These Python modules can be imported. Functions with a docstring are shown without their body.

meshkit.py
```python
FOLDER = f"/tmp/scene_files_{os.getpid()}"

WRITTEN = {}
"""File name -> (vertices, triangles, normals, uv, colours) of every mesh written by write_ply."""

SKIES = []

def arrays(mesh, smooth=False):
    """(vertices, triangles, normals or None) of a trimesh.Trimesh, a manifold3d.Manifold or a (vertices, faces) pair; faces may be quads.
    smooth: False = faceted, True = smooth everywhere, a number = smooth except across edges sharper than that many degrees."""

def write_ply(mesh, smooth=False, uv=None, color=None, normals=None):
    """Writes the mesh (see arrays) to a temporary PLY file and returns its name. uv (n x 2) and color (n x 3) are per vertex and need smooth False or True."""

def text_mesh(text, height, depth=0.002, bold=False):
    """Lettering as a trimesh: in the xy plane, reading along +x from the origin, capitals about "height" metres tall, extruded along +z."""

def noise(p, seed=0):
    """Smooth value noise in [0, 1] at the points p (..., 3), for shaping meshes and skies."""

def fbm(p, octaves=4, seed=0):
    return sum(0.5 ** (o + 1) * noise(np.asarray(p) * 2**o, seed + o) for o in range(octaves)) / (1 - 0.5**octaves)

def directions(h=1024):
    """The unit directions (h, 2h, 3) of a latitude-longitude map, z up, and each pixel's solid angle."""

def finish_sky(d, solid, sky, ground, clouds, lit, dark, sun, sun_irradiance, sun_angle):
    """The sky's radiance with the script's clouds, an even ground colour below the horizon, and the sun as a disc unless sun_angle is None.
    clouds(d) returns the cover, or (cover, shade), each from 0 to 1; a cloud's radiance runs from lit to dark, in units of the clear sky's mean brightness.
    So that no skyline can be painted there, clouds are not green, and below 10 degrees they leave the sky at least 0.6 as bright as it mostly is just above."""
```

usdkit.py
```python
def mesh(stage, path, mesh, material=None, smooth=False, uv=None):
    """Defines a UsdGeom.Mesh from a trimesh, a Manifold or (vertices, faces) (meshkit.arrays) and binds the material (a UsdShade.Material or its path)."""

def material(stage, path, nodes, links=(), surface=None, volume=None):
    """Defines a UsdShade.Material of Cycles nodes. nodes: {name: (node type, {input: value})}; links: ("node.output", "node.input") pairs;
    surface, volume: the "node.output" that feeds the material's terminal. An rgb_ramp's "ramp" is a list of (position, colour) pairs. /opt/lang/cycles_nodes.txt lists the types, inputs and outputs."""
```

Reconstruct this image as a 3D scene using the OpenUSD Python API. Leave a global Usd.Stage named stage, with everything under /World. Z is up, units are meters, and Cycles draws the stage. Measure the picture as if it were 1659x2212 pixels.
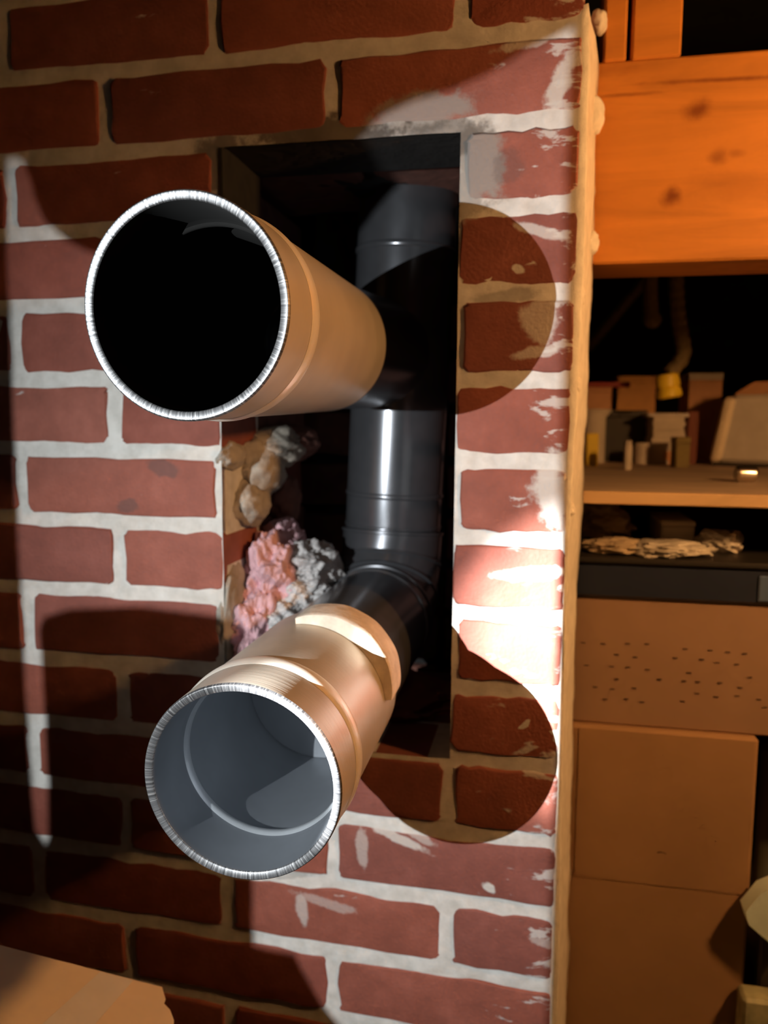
import math, random
import numpy as np, trimesh, shapely
from shapely.geometry import Polygon, box as sbox
from pxr import Usd, UsdGeom, UsdLux, UsdShade, Gf, Sdf
import usdkit, meshkit
rng = np.random.default_rng(7)
stage = Usd.Stage.CreateInMemory()
UsdGeom.SetStageUpAxis(stage, 'Z'); UsdGeom.SetStageMetersPerUnit(stage, 1.0)
UsdGeom.Xform.Define(stage, '/World'); stage.SetDefaultPrim(stage.GetPrimAtPath('/World'))

# ------------------------------------------------------------------ camera
W, H, FPX = 1659, 2212, 1700.0
CP = np.array([-0.02257603, -0.67174122, 0.02685875])
YAW, PITCH, ROLL = -0.19429123, -0.11110934, 0.00733829
cy_, sy_, cp_, sp_, cr_, sr_ = math.cos(YAW), math.sin(YAW), math.cos(PITCH), math.sin(PITCH), math.cos(ROLL), math.sin(ROLL)
FWD = np.array([sy_*cp_, cy_*cp_, sp_]); r0 = np.array([cy_, -sy_, 0]); u0 = np.cross(r0, FWD)
RGT, UPV = cr_*r0 + sr_*u0, -sr_*r0 + cr_*u0
cam = UsdGeom.Camera.Define(stage, '/World/camera')
m4 = Gf.Matrix4d(*RGT, 0, *UPV, 0, *(-FWD), 0, *CP, 1)
cam.AddTransformOp().Set(m4)
HA = 20.955
cam.CreateHorizontalApertureAttr(HA); cam.CreateVerticalApertureAttr(HA*H/W); cam.CreateFocalLengthAttr(HA*FPX/W)
cam.CreateClippingRangeAttr(Gf.Vec2f(0.02, 50))
cam.CreateFStopAttr(5.4); cam.CreateFocusDistanceAttr(0.46)
cam.CreateExposureAttr(0.0)

# ------------------------------------------------------------------ lights (the fixtures around them are built below)
TORCH = np.array([-0.4452, -0.8760, 0.0118])
BULB = np.array([0.50, -0.265, 0.207])
TORCH_SPILL, TORCH_HOT, BULB_POWER = 12.7, 230.0, 4.5
TORCH_AIM = np.array([0.062, 0.0, -0.18])

def at(px, py, Y):
    d = ((px-W/2)/FPX)*RGT - ((py-H/2)/FPX)*UPV + FWD
    return CP + d*(Y-CP[1])/d[1]
def at_z(px, py, z):
    d = ((px-W/2)/FPX)*RGT - ((py-H/2)/FPX)*UPV + FWD
    return CP + d*(z-CP[2])/d[2]

# ------------------------------------------------------------------ materials
def mat(name, nodes, links, surface='p.BSDF'):
    return usdkit.material(stage, '/World/Looks/'+name, nodes, links, surface=surface)
def plain(name, col, rough=.6, metal=0., var=.12, scale=40., bump=.0, stretch=None, spec=.5):
    c = np.array(col)
    n = {'g': ('texture_coordinate', {}), 'mp': ('mapping', {'scale': stretch or (1, 1, 1)}),
         'n': ('noise_texture', {'scale': float(scale), 'detail': 4.0, 'roughness': .6}),
         'r': ('rgb_ramp', {'ramp': [(.25, c*(1-var)), (.75, np.minimum(c*(1+var), 1))]}),
         'p': ('principled_bsdf', {'roughness': float(rough), 'metallic': float(metal), 'specular_ior_level': float(spec)})}
    l = [('g.object', 'mp.vector'), ('mp.vector', 'n.vector'), ('n.fac', 'r.fac'), ('r.color', 'p.base_color')]
    if bump:
        n['b'] = ('bump', {'strength': .6, 'distance': float(bump)}); l += [('n.fac', 'b.height'), ('b.normal', 'p.normal')]
    return mat(name, n, l)

def brick_mat(name, col):
    """Fired clay with pale mortar smears (wear with shapes of its own, thickest at the chimney's corner)."""
    c = np.array(col)
    n = {'g': ('geometry', {}), 's': ('separate_xyz', {}),
         'n1': ('noise_texture', {'scale': 26., 'detail': 6., 'roughness': .65}),
         'n2': ('noise_texture', {'scale': 320., 'detail': 3.}),
         'mp': ('mapping', {'rotation': (0, .5, 0), 'scale': (14, 14, 40)}),
         'n3': ('noise_texture', {'scale': 1.6, 'detail': 5., 'roughness': .62, 'distortion': .4}),
         'edge': ('map_range', {'from_min': -.08, 'from_max': .005, 'to_min': -.03, 'to_max': .15, 'clamp': True}),
         'a': ('math', {'math_type': 'add'}),
         'm': ('map_range', {'range_type': 'smoothstep', 'from_min': .66, 'from_max': .72, 'to_min': 0., 'to_max': .8, 'clamp': True}),
         'r': ('rgb_ramp', {'ramp': [(.2, c*.72), (.5, c), (.8, np.minimum(c*1.3+.01, 1))]}),
         'mx': ('mix_color', {'b': (.55, .52, .49)}),
         'b': ('bump', {'strength': .5, 'distance': .0012}),
         'p': ('principled_bsdf', {'roughness': .72, 'specular_ior_level': .35})}
    l = [('g.position', 's.vector'), ('g.position', 'n1.vector'), ('g.position', 'n2.vector'), ('g.position', 'mp.vector'), ('mp.vector', 'n3.vector'),
         ('s.x', 'edge.value'), ('n3.fac', 'a.value1'), ('edge.result', 'a.value2'), ('a.value', 'm.value'),
         ('n1.fac', 'r.fac'), ('r.color', 'mx.a'), ('m.result', 'mx.fac'),
         ('n2.fac', 'b.height'), ('b.normal', 'p.normal')]
    add_smears(n, l, 'mx.result', 'p.base_color')
    return mat(name, n, l)

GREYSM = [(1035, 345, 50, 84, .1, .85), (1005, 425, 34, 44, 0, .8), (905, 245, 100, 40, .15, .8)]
SMEARS = [(1208, 182, 20, 56, -.35, .85), (1150, 85, 70, 12, .2, .7), (1057, 1918, 16, 9, -.6, 1.),
          (1120, 581, 12, 8, -.4, .9), (652, 1965, 14, 36, .1, .6), (782, 1830, 13, 46, .05, .5), (860, 1812, 70, 10, -.35, .8), (890, 1800, 50, 12, -.4, .5), (700, 1950, 70, 12, -.2, .4), (1165, 690, 38, 44, .2, .7), (1195, 1060, 40, 70, .2, .9),
          (1160, 760, 50, 12, .15, .7), (1170, 500, 50, 10, -.3, .7), (1150, 1240, 80, 14, .1, .9), (1180, 2040, 40, 10, -.3, .5)]
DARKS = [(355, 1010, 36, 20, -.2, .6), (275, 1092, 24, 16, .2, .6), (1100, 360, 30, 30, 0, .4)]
def add_smears(n, l, colour, out, groups=None, noise=1.3, Y=0., soft=(.08, .42)):
    """Mixes soft-edged mortar smears and soot smudges, each at its own place on the wall, over colour; returns the final socket."""
    n['sn'] = ('noise_texture', {'scale': 55., 'detail': 5., 'roughness': .65}); n['sv'] = ('mix', {'mix_type': 'subtract', 'fac': 1., 'color2': (.5, .5, .5)}); n['ss'] = ('mix', {'mix_type': 'multiply', 'fac': 1., 'color2': (noise, 0, noise)})
    l += [('geo.position', 'sn.vector'), ('sn.color', 'sv.color1'), ('sv.color', 'ss.color1')]; n['geo'] = ('geometry', {})
    cur = colour
    for grp, lst, cc in groups or (('w', SMEARS, (.56, .53, .49)), ('y', GREYSM, (.27, .25, .225)), ('d', DARKS, (.10, .06, .055))):
        last = None
        for i, (px, py, w, h, rot, k) in enumerate(lst):
            c = at(px, py, Y); u = f'{grp}{i}'
            n[u+'m'] = ('mapping', {'mapping_type': 'texture', 'location': tuple(c), 'rotation': (0., -rot, 0.), 'scale': (w*.00044*1.25, 1000., h*.00044*1.25)})
            n[u+'a'] = ('mix', {'mix_type': 'add', 'fac': 1.}); n[u+'g'] = ('gradient_texture', {'gradient_type': 'spherical'})
            n[u+'r'] = ('map_range', {'range_type': 'smoothstep', 'from_min': soft[0], 'from_max': soft[1], 'to_min': 0., 'to_max': k, 'clamp': True})
            l += [('geo.position', u+'m.vector'), (u+'m.vector', u+'a.color1'), ('ss.color', u+'a.color2'), (u+'a.color', u+'g.vector'), (u+'g.fac', u+'r.value')]
            if last is None: last = u+'r.result'
            else:
                n[u+'x'] = ('math', {'math_type': 'maximum'}); l += [(last, u+'x.value1'), (u+'r.result', u+'x.value2')]; last = u+'x.value'
        n[grp+'mix'] = ('mix_color', {'b': cc}); l += [(cur, grp+'mix.a'), (last, grp+'mix.fac')]; cur = grp+'mix.result'
    l.append((cur, out))
BR = [brick_mat('brick_clay_%d' % i, c) for i, c in enumerate([(.26, .077, .050), (.235, .066, .044), (.28, .088, .060), (.22, .069, .050)])]
n = {'g': ('geometry', {}), 'n': ('noise_texture', {'scale': 55., 'detail': 5., 'roughness': .6}), 'r': ('rgb_ramp', {'ramp': [(.25, (.48, .46, .42)), (.6, (.65, .63, .59)), (.8, (.74, .72, .68))]}),
     'b': ('bump', {'strength': .6, 'distance': .002}), 'p': ('principled_bsdf', {'roughness': .88, 'specular_ior_level': .2})}
l = [('g.position', 'n.vector'), ('n.fac', 'r.fac'), ('n.fac', 'b.height'), ('b.normal', 'p.normal')]
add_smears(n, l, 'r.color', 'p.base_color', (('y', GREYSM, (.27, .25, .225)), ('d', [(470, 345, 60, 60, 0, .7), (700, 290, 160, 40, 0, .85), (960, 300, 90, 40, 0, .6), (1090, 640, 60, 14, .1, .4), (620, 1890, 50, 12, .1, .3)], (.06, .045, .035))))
MORTAR = mat('mortar_lime', n, l)
GREYMORT = plain('old_grey_mortar', (.34, .30, .25), .9, var=.25, scale=50, bump=.002, spec=.2)
PARGE = plain('parging_lime', (.84, .80, .72), .85, var=.15, scale=60, bump=.003, spec=.2)
SOOT = plain('soot_black', (.012, .011, .010), .8, var=.4, scale=60, bump=.004)
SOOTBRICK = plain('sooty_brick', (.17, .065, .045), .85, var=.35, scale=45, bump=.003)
BLACK = plain('black_enamel', (.17, .175, .19), .23, metal=.75, var=.15, scale=30, spec=.9)
BLACKDULL = plain('black_enamel_dull', (.014, .014, .015), .5, var=.2, scale=60)
def metal_mat(name, col, rough, var=.07, metal=.85):
    c = np.array(col)
    n = {'g': ('texture_coordinate', {}), 'mp': ('mapping', {'scale': (6, 320, 6)}),
         'n': ('noise_texture', {'scale': 1., 'detail': 3., 'roughness': .6}), 'n2': ('noise_texture', {'scale': 22., 'detail': 5.}),
         'r': ('rgb_ramp', {'ramp': [(.3, c*(1-var)), (.7, np.minimum(c*(1+var), 1))]}),
         'rr': ('map_range', {'from_min': .3, 'from_max': .7, 'to_min': rough-.03, 'to_max': rough+.03}),
         'b': ('bump', {'strength': .35, 'distance': .0004}),
         'p': ('principled_bsdf', {'metallic': metal})}
    return mat(name, n, [('g.object', 'mp.vector'), ('mp.vector', 'n.vector'), ('g.object', 'n2.vector'), ('n2.fac', 'r.fac'), ('r.color', 'p.base_color'),
                         ('n2.fac', 'rr.value'), ('rr.result', 'p.roughness'), ('n.fac', 'b.height'), ('b.normal', 'p.normal')])
GALV = metal_mat('galvanised_steel', (.56, .50, .41), .40, metal=.35)
GALV_IN = plain('galvanised_inside', (.17, .185, .205), .5, metal=.35, var=.1, scale=25)
GALV_RING = plain('inner_ring_steel', (.34, .36, .38), .35, metal=.3, var=.1, scale=25)
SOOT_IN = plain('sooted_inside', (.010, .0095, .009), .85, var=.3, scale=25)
BEADM = metal_mat('bright_bead', (.80, .74, .64), .34, .07, .25)
n = {'g': ('texture_coordinate', {}), 's': ('separate_xyz', {}), 'a': ('math', {'math_type': 'arctan2'}), 'k': ('math', {'math_type': 'multiply', 'value2': 38.}),
     'n': ('noise_texture', {'dimensions': '1D', 'scale': 1., 'detail': 4., 'roughness': .7}),
     'r': ('rgb_ramp', {'ramp': [(.3, (.07, .07, .073)), (.52, (.17, .17, .175)), (.7, (.42, .42, .42))]}),
     'p': ('principled_bsdf', {'metallic': .7, 'roughness': .42})}
RIM = mat('cut_rim_steel', n, [('g.object', 's.vector'), ('s.z', 'a.value1'), ('s.x', 'a.value2'), ('a.value', 'k.value1'), ('k.value', 'n.w'),
                               ('n.fac', 'r.fac'), ('r.color', 'p.base_color')])
def wood_mat(name, col, knots=True, scale=1., spots=None):
    c = np.array(col)
    n = {'g': ('geometry', {}), 'mp': ('mapping', {'scale': (5*scale, 30*scale, 34*scale)}), 'n': ('noise_texture', {'scale': 1., 'detail': 6., 'roughness': .6, 'distortion': .8}),
         'r': ('rgb_ramp', {'ramp': [(.25, c*.72), (.5, c), (.75, np.minimum(c*1.18, 1))]}),
         'v': ('voronoi_texture', {'scale': 11.}),
         'k': ('map_range', {'range_type': 'smoothstep', 'from_min': .05, 'from_max': .17, 'to_min': .85 if knots else 0., 'to_max': 0., 'clamp': True}),
         'mx': ('mix_color', {'b': c*np.array([.3, .2, .15])}),
         'b': ('bump', {'strength': .4, 'distance': .0008}), 'p': ('principled_bsdf', {'roughness': .6, 'specular_ior_level': .3})}
    l = [('g.position', 'mp.vector'), ('mp.vector', 'n.vector'), ('g.position', 'v.vector'), ('v.distance', 'k.value'),
                         ('n.fac', 'r.fac'), ('r.color', 'mx.a'), ('k.result', 'mx.fac'), ('n.fac', 'b.height'), ('b.normal', 'p.normal')]
    if spots: add_smears(n, l, 'mx.result', 'p.base_color', (('k', spots, c*np.array([.34, .22, .2])),), .9, .104, (.0, .95))
    else: l.append(('mx.result', 'p.base_color'))
    return mat(name, n, l)
PINE = wood_mat('pine_lumber', (.64, .25, .045))
PINE_BEAM = wood_mat('pine_beam', (.64, .25, .045), False, 1., [(1508, 236, 34, 22, .3, .9), (1450, 427, 24, 24, 0, .95), (1553, 338, 22, 18, .2, .6), (1590, 330, 20, 10, 0, .4), (1560, 172, 190, 6, -.02, .8), (1350, 205, 90, 5, 0, .6), (1330, 145, 90, 18, 0, .25), (1600, 400, 120, 40, -.1, .25), (1500, 570, 300, 5, .02, .6)])
BENCHW = wood_mat('bench_plywood', (.54, .41, .30), False)
EDGEW = wood_mat('edge_strip', (.66, .45, .24), False)
CARD = plain('cardboard', (.40, .24, .125), .85, var=.08, scale=14, spec=.2)
CARD2 = plain('cardboard_grey', (.36, .23, .15), .85, var=.08, scale=14, spec=.2)
CARD3 = plain('cardboard_pale', (.84, .68, .47), .85, var=.08, scale=20, spec=.2)
TAPE = plain('packing_tape', (.80, .74, .62), .45, var=.05)
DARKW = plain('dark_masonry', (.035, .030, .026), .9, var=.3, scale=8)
CONC = plain('concrete', (.16, .15, .14), .9, var=.2, scale=12)
def col(name, c, rough=.55, metal=0., var=.1, scale=40): return plain(name, c, rough, metal, var, scale)

# ------------------------------------------------------------------ scene tree helpers
used = {}
def uniq(parent, name):
    k = (parent, name); used[k] = used.get(k, -1) + 1
    return name if used[k] == 0 else '%s_%03d' % (name, used[k])
def data(prim, **kw):
    for k, v in kw.items():
        if v: prim.SetCustomDataByKey(k, v)
origin = {}
def thing(name, label=None, cat=None, loc=(0, 0, 0), group=None, kind=None):
    p = '/World/' + uniq('/World', name)
    x = UsdGeom.Xform.Define(stage, p); x.AddTranslateOp().Set(Gf.Vec3d(*map(float, loc)))
    data(x.GetPrim(), label=label, category=cat, group=group, kind=kind)
    origin[p] = np.array(loc, float)
    return p
def part(parent, name, mesh, material, smooth=35, label=None, kind=None):
    p = parent + '/' + uniq(parent, name)
    if isinstance(mesh, tuple): mesh = trimesh.Trimesh(np.asarray(mesh[0], float), tri(mesh[1]), process=False)
    m = mesh.copy(); m.apply_translation(-origin[parent]); origin[p] = origin[parent]
    g = usdkit.mesh(stage, p, m, material, smooth=smooth)
    data(g.GetPrim(), label=label, kind=kind)
    return p
def single(name, mesh, material, label=None, cat=None, kind=None, group=None, smooth=35, loc=None):
    m = mesh.copy(); loc = np.array(loc if loc is not None else [*m.bounds.mean(0)[:2], m.bounds[0][2]])
    m.apply_translation(-loc)
    p = '/World/' + uniq('/World', name)
    g = usdkit.mesh(stage, p, m, material, smooth=smooth); UsdGeom.Xformable(g).AddTranslateOp().Set(Gf.Vec3d(*map(float, loc)))
    data(g.GetPrim(), label=label, category=cat, group=group, kind=kind)
    return p
def tri(f):
    f = np.asarray(f, int)
    return np.vstack([f[:, [0, 1, 2]], f[:, [0, 2, 3]]]) if f.shape[1] == 4 else f

# ------------------------------------------------------------------ mesh helpers
def bbox(x0, y0, z0, x1, y1, z1, bev=.0015):
    """Box with chamfered edges (hull of 24 points)."""
    lo, hi = np.array([x0, y0, z0], float), np.array([x1, y1, z1], float); b = min(bev, .3*(hi-lo).min())
    pts = []
    for s in np.ndindex(2, 2, 2):
        c = np.where(np.array(s) == 0, lo, hi); d = np.where(np.array(s) == 0, 1, -1)*b
        for k in range(3):
            q = c + d; q[k] = c[k]; pts.append(q)
    return trimesh.convex.convex_hull(np.array(pts))
def frame_of(ax):
    ax = np.array(ax, float)/np.linalg.norm(ax); a = np.cross(ax, [0, 0, 1.]) if abs(ax[2]) < .9 else np.cross(ax, [0, 1., 0]); a /= np.linalg.norm(a)
    return ax, a, np.cross(ax, a)
def revolve(c, ax, prof, n=96, closed=False, shear=None):
    """Surface of revolution about the axis through c: prof = [(t along axis, radius)]; shear=(normal) tilts t=0 end into an oblique plane, fading by t=.06."""
    ax, a, b = frame_of(ax); th = np.linspace(0, 2*np.pi, n, endpoint=False)
    V = []
    for t, r in prof:
        ring = np.cos(th)[:, None]*a*r + np.sin(th)[:, None]*b*r
        off = np.zeros(n)
        if shear is not None:
            nn = np.array(shear, float); off = -(ring@nn)/(ax@nn)*max(0., 1-max(t, 0)/.12)
        V.append(np.array(c) + ring + (t+off)[:, None]*ax)
    V = np.vstack(V); F = []
    k = len(prof); m = k if closed else k-1
    for i in range(m):
        j = (i+1) % k
        for q in range(n):
            q2 = (q+1) % n; F.append([i*n+q, i*n+q2, j*n+q2, j*n+q])
    t = trimesh.Trimesh(V, tri(F), process=False)
    if not closed or t.volume < 0 and closed: pass
    return t
def solid_rev(c, ax, prof, n=48):
    """Closed lathe: profile from axis to axis."""
    ax_, a, b = frame_of(ax); th = np.linspace(0, 2*np.pi, n, endpoint=False)
    V = [np.array(c)+prof[0][0]*ax_]; F = []
    P = [p for p in prof if p[1] > 1e-6]
    for t, r in P: V += list(np.array(c) + t*ax_ + r*(np.cos(th)[:, None]*a + np.sin(th)[:, None]*b))
    V.append(np.array(c)+prof[-1][0]*ax_); e = len(V)-1
    for q in range(n):
        q2 = (q+1) % n; F.append([0, 1+q2, 1+q]); F.append([e, 1+(len(P)-1)*n+q, 1+(len(P)-1)*n+q2])
        for i in range(len(P)-1):
            A, B = 1+i*n, 1+(i+1)*n; F += [[A+q, A+q2, B+q2], [A+q, B+q2, B+q]]
    m = trimesh.Trimesh(np.array(V), np.array(F), process=False)
    if m.volume < 0: m.invert()
    return m
def tube(path, r, n=10, cap=True):
    """Round tube along a polyline; r a number or one per point."""
    P = np.array(path, float); r = np.broadcast_to(r, len(P)); T = np.gradient(P, axis=0); T /= np.linalg.norm(T, axis=1)[:, None]
    _, a, _ = frame_of(T[0]); V = []; th = np.linspace(0, 2*np.pi, n, endpoint=False)
    for i in range(len(P)):
        a = a-(a@T[i])*T[i]; a /= np.linalg.norm(a); b = np.cross(T[i], a)
        V += list(P[i]+r[i]*(np.cos(th)[:, None]*a+np.sin(th)[:, None]*b))
    F = []
    for i in range(len(P)-1):
        for q in range(n):
            q2 = (q+1) % n; F += [[i*n+q, i*n+q2, (i+1)*n+q2], [i*n+q, (i+1)*n+q2, (i+1)*n+q]]
    if cap:
        V += [P[0], P[-1]]; k = len(V)
        for q in range(n):
            q2 = (q+1) % n; F += [[k-2, q2, q], [k-1, (len(P)-1)*n+q, (len(P)-1)*n+q2]]
    return trimesh.Trimesh(np.array(V), np.array(F), process=False)
def blob(c, size, amp=.25, freq=2.2, seed=0, sub=4, flat=None):
    m = trimesh.creation.icosphere(subdivisions=sub); v = m.vertices
    d = meshkit.fbm(v*freq+seed*7.3, 4, seed)-.5
    v = v*(1+2*amp*d)[:, None]*np.array(size)
    if flat is not None: v[:, 2] = np.maximum(v[:, 2], flat)
    return trimesh.Trimesh(v+np.array(c), m.faces, process=False)
def cat(*ms): return trimesh.util.concatenate(list(ms))
def spline(pts, n=40):
    from scipy.interpolate import CubicSpline
    P = np.array(pts, float); s = np.r_[0, np.cumsum(np.linalg.norm(np.diff(P, axis=0), axis=1))]
    return CubicSpline(s, P)(np.linspace(0, s[-1], n))

# ================================================================== the room
FL, CE = -1.35, 1.0
X0, X1, Y0, Y1 = -1.7, 1.7, -1.9, 2.3
def wall(name, a, b, m): single(name, bbox(*a, *b, .001), m, kind='structure', smooth=False)
wall('floor', (X0, Y0, FL-.1), (X1, Y1, FL), CONC)
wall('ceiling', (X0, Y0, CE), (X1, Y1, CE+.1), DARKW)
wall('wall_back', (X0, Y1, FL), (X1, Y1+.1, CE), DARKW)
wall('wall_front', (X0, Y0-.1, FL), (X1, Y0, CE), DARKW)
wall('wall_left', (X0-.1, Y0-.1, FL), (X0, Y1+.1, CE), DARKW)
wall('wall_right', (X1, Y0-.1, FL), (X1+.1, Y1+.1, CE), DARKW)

# ================================================================== chimney
ch = thing('chimney', 'red brick chimney breast with pale mortar joints and a tall hole broken into it', 'chimney', (-.35, 0, FL))
# bed joints measured on the photograph: height at the left (x=-.48) and at the right (x=-.05)
JL = [.3348, .2660, .1991, .1337, .0670, .0005, -.0653, -.1330, -.2030, -.2684, -.3315, -.3957, -.4637]
JR = [.3378, .2700, .2045, .1354, .0646, -.0040, -.0698, -.1360, -.2026, -.2689, -.3382, -.4050, -.4737]
while JL[0] < CE-.02: JL.insert(0, JL[0]+.0677); JR.insert(0, JR[0]+.0677)
while JL[-1] > FL+.06: JL.append(JL[-1]-.0677); JR.append(JR[-1]-.0677)
row_a = min(range(len(JL)), key=lambda i: abs(JL[i]-.3348))
JL[0] = JR[0] = CE-.004; JL[-1] = JR[-1] = FL+.004
COL = {0: .0015, 1: -.094, 2: -.2015, 3: -.3060, 4: -.4110, 5: -.5095, 6: -.612, 7: -.714, 8: -.816, 9: -.918}
HX0, HX1, HZ0, HZ1 = -.3025, -.0935, -.2690, .2690     # the opening
def zj(i, x):
    t = (x+.48)/.43; return JL[i]*(1-t)+JR[i]*t
def brick(x0, x1, zb0, zb1, zt0, zt1, y0=0., y1=.092, seed=0, bev=.0022, n=7, rough=.0022):
    """A brick: uneven outline, worn arrises. Bottom corner heights zb0/zb1, top zt0/zt1 (left/right)."""
    r = np.random.default_rng(seed); o = []
    cs = np.array([(x0, zb0), (x1, zb1), (x1, zt1), (x0, zt0)]); hw, hh = (x1-x0)/2, (zt0-zb0)/2
    for q in range(4):
        p, e = cs[q], cs[(q+1) % 4]; L_ = np.linalg.norm(e-p); d = (e-p)/L_; rc = min(.0045, .2*L_)*(.6+.8*r.random()); k = n if q % 2 == 0 else 3
        nrm = np.array([d[1], -d[0]])
        for t in (rc, *np.linspace(.12, .88, k)*L_, L_-rc):
            o.append(p+d*t)
        d2 = cs[(q+2) % 4]-e; d2 /= np.linalg.norm(d2); o.append(e-(d-d2)*rc*.32)
    o = np.array(o); c = o.mean(0)
    o += r.normal(0, 1, o.shape)*rough*.36
    o = o[np.argsort(np.arctan2(o[:, 1]-c[1], o[:, 0]-c[0]))]
    k = len(o); inn = o-(o-c)/np.array([hw, hh])*bev
    tilt = r.normal(0, .0006)
    ring = lambda q, y: np.c_[q[:, 0], np.full(k, y), q[:, 1]]
    V = np.vstack([[[c[0], y0+tilt, c[1]]], ring(inn, y0+tilt), ring(o, y0+bev+tilt), ring(o, y1), [[c[0], y1, c[1]]]])
    F = []
    for i in range(k):
        j = (i+1) % k
        F += [[0, 1+i, 1+j]]
        for a, b in ((1, 1+k), (1+k, 1+2*k)): F += [[a+i, b+i, b+j], [a+i, b+j, a+j]]
        F += [[1+3*k, 1+2*k+j, 1+2*k+i]]
    m = trimesh.Trimesh(V, np.array(F), process=False)
    if m.volume < 0: m.invert()
    return m
G = .0065
def put_brick(x0, x1, i, seed, y0=0., y1=.092, m=None, name='brick'):
    zt0, zt1, zb0, zb1 = zj(i, x0)-G, zj(i, x1)-G, zj(i+1, x0)+G, zj(i+1, x1)+G
    part(ch, name, brick(x0, x1, zb0, zb1, zt0, zt1, y0, y1, seed), m or BR[seed % 4], smooth=40)
s = 0
for i in range(len(JL)-1):
    odd = (i-row_a) % 2 == 1            # courses A-B even, B-C odd ...
    cols = [0, 1, 3, 5, 7, 9] if odd else [0, 2, 4, 6, 8]
    hole = zj(i, -.2) < HZ1+.01 and zj(i+1, -.2) > HZ0-.01
    for a, b in zip(cols[:-1], cols[1:]):
        xa, xb = COL[b]+.006, COL[a]-(.006 if a else 0)
        s += 1
        if hole:
            if xa >= HX0-.01 and xb <= HX1+.01: continue
            if xa < HX0 < xb: xb = HX0-.001+rng.normal(0, .003)
            if xa < HX1 < xb: xa = HX1+.001+rng.normal(0, .0015)
            if xb-xa < .015: continue
        put_brick(xa, xb, i, s)
# inner wythe seen through the opening (left reveal, sill, soffit, right reveal)
for i in range(len(JL)-1):
    if zj(i, -.2) < HZ1+.09 and zj(i+1, -.2) > HZ0-.09:
        s += 1; e = rng.normal(0, .005)
        inside = zj(i, -.2) < HZ1+.01 and zj(i+1, -.2) > HZ0-.01
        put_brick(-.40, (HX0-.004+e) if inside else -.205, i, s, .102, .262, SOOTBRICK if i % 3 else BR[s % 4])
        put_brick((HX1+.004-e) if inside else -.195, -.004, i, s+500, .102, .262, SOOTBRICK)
# mortar bed: an uneven slab front with the opening left out
gx, gz = np.arange(-.918, .0041, .0085), np.arange(FL, CE+.001, .0085)
GX, GZ = np.meshgrid(gx, gz, indexing='ij')
P3 = np.stack([GX*34, GZ*0+1.7, GZ*34], -1)
GY = .0022+(.5-meshkit.fbm(P3, 3, 5))*.0052
V = np.stack([GX, GY, GZ], -1).reshape(-1, 3); nx, nz = GX.shape; F = []
for a in range(nx-1):
    for b in range(nz-1):
        xm, zm = (gx[a]+gx[a+1])/2, (gz[b]+gz[b+1])/2
        if HX0-.001 < xm < HX1+.001 and HZ0 < zm < HZ1: continue
        F.append([a*nz+b, (a+1)*nz+b, (a+1)*nz+b+1, a*nz+b+1])
part(ch, 'mortar', cat(trimesh.Trimesh(V, tri(F), process=False),
     bbox(-.918, .012, FL, HX0-.004, .1, CE), bbox(HX1+.004, .012, FL, -.001, .1, CE),
     bbox(HX0-.004, .012, HZ1+.012, HX1+.004, .1, CE), bbox(HX0-.004, .012, FL, HX1+.004, .1, HZ0-.006)), MORTAR, smooth=True)
part(ch, 'soot_and_shade_face', cat(bbox(HX0-.006, .006, HZ1-.001, HX1+.004, .1, HZ1+.011, .001), bbox(HX0-.0035, .006, .13, HX0+.0006, .1, HZ1, .0005)), SOOT, smooth=False)  # soot under the lintel; shade on the upper left reveal painted black
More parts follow.
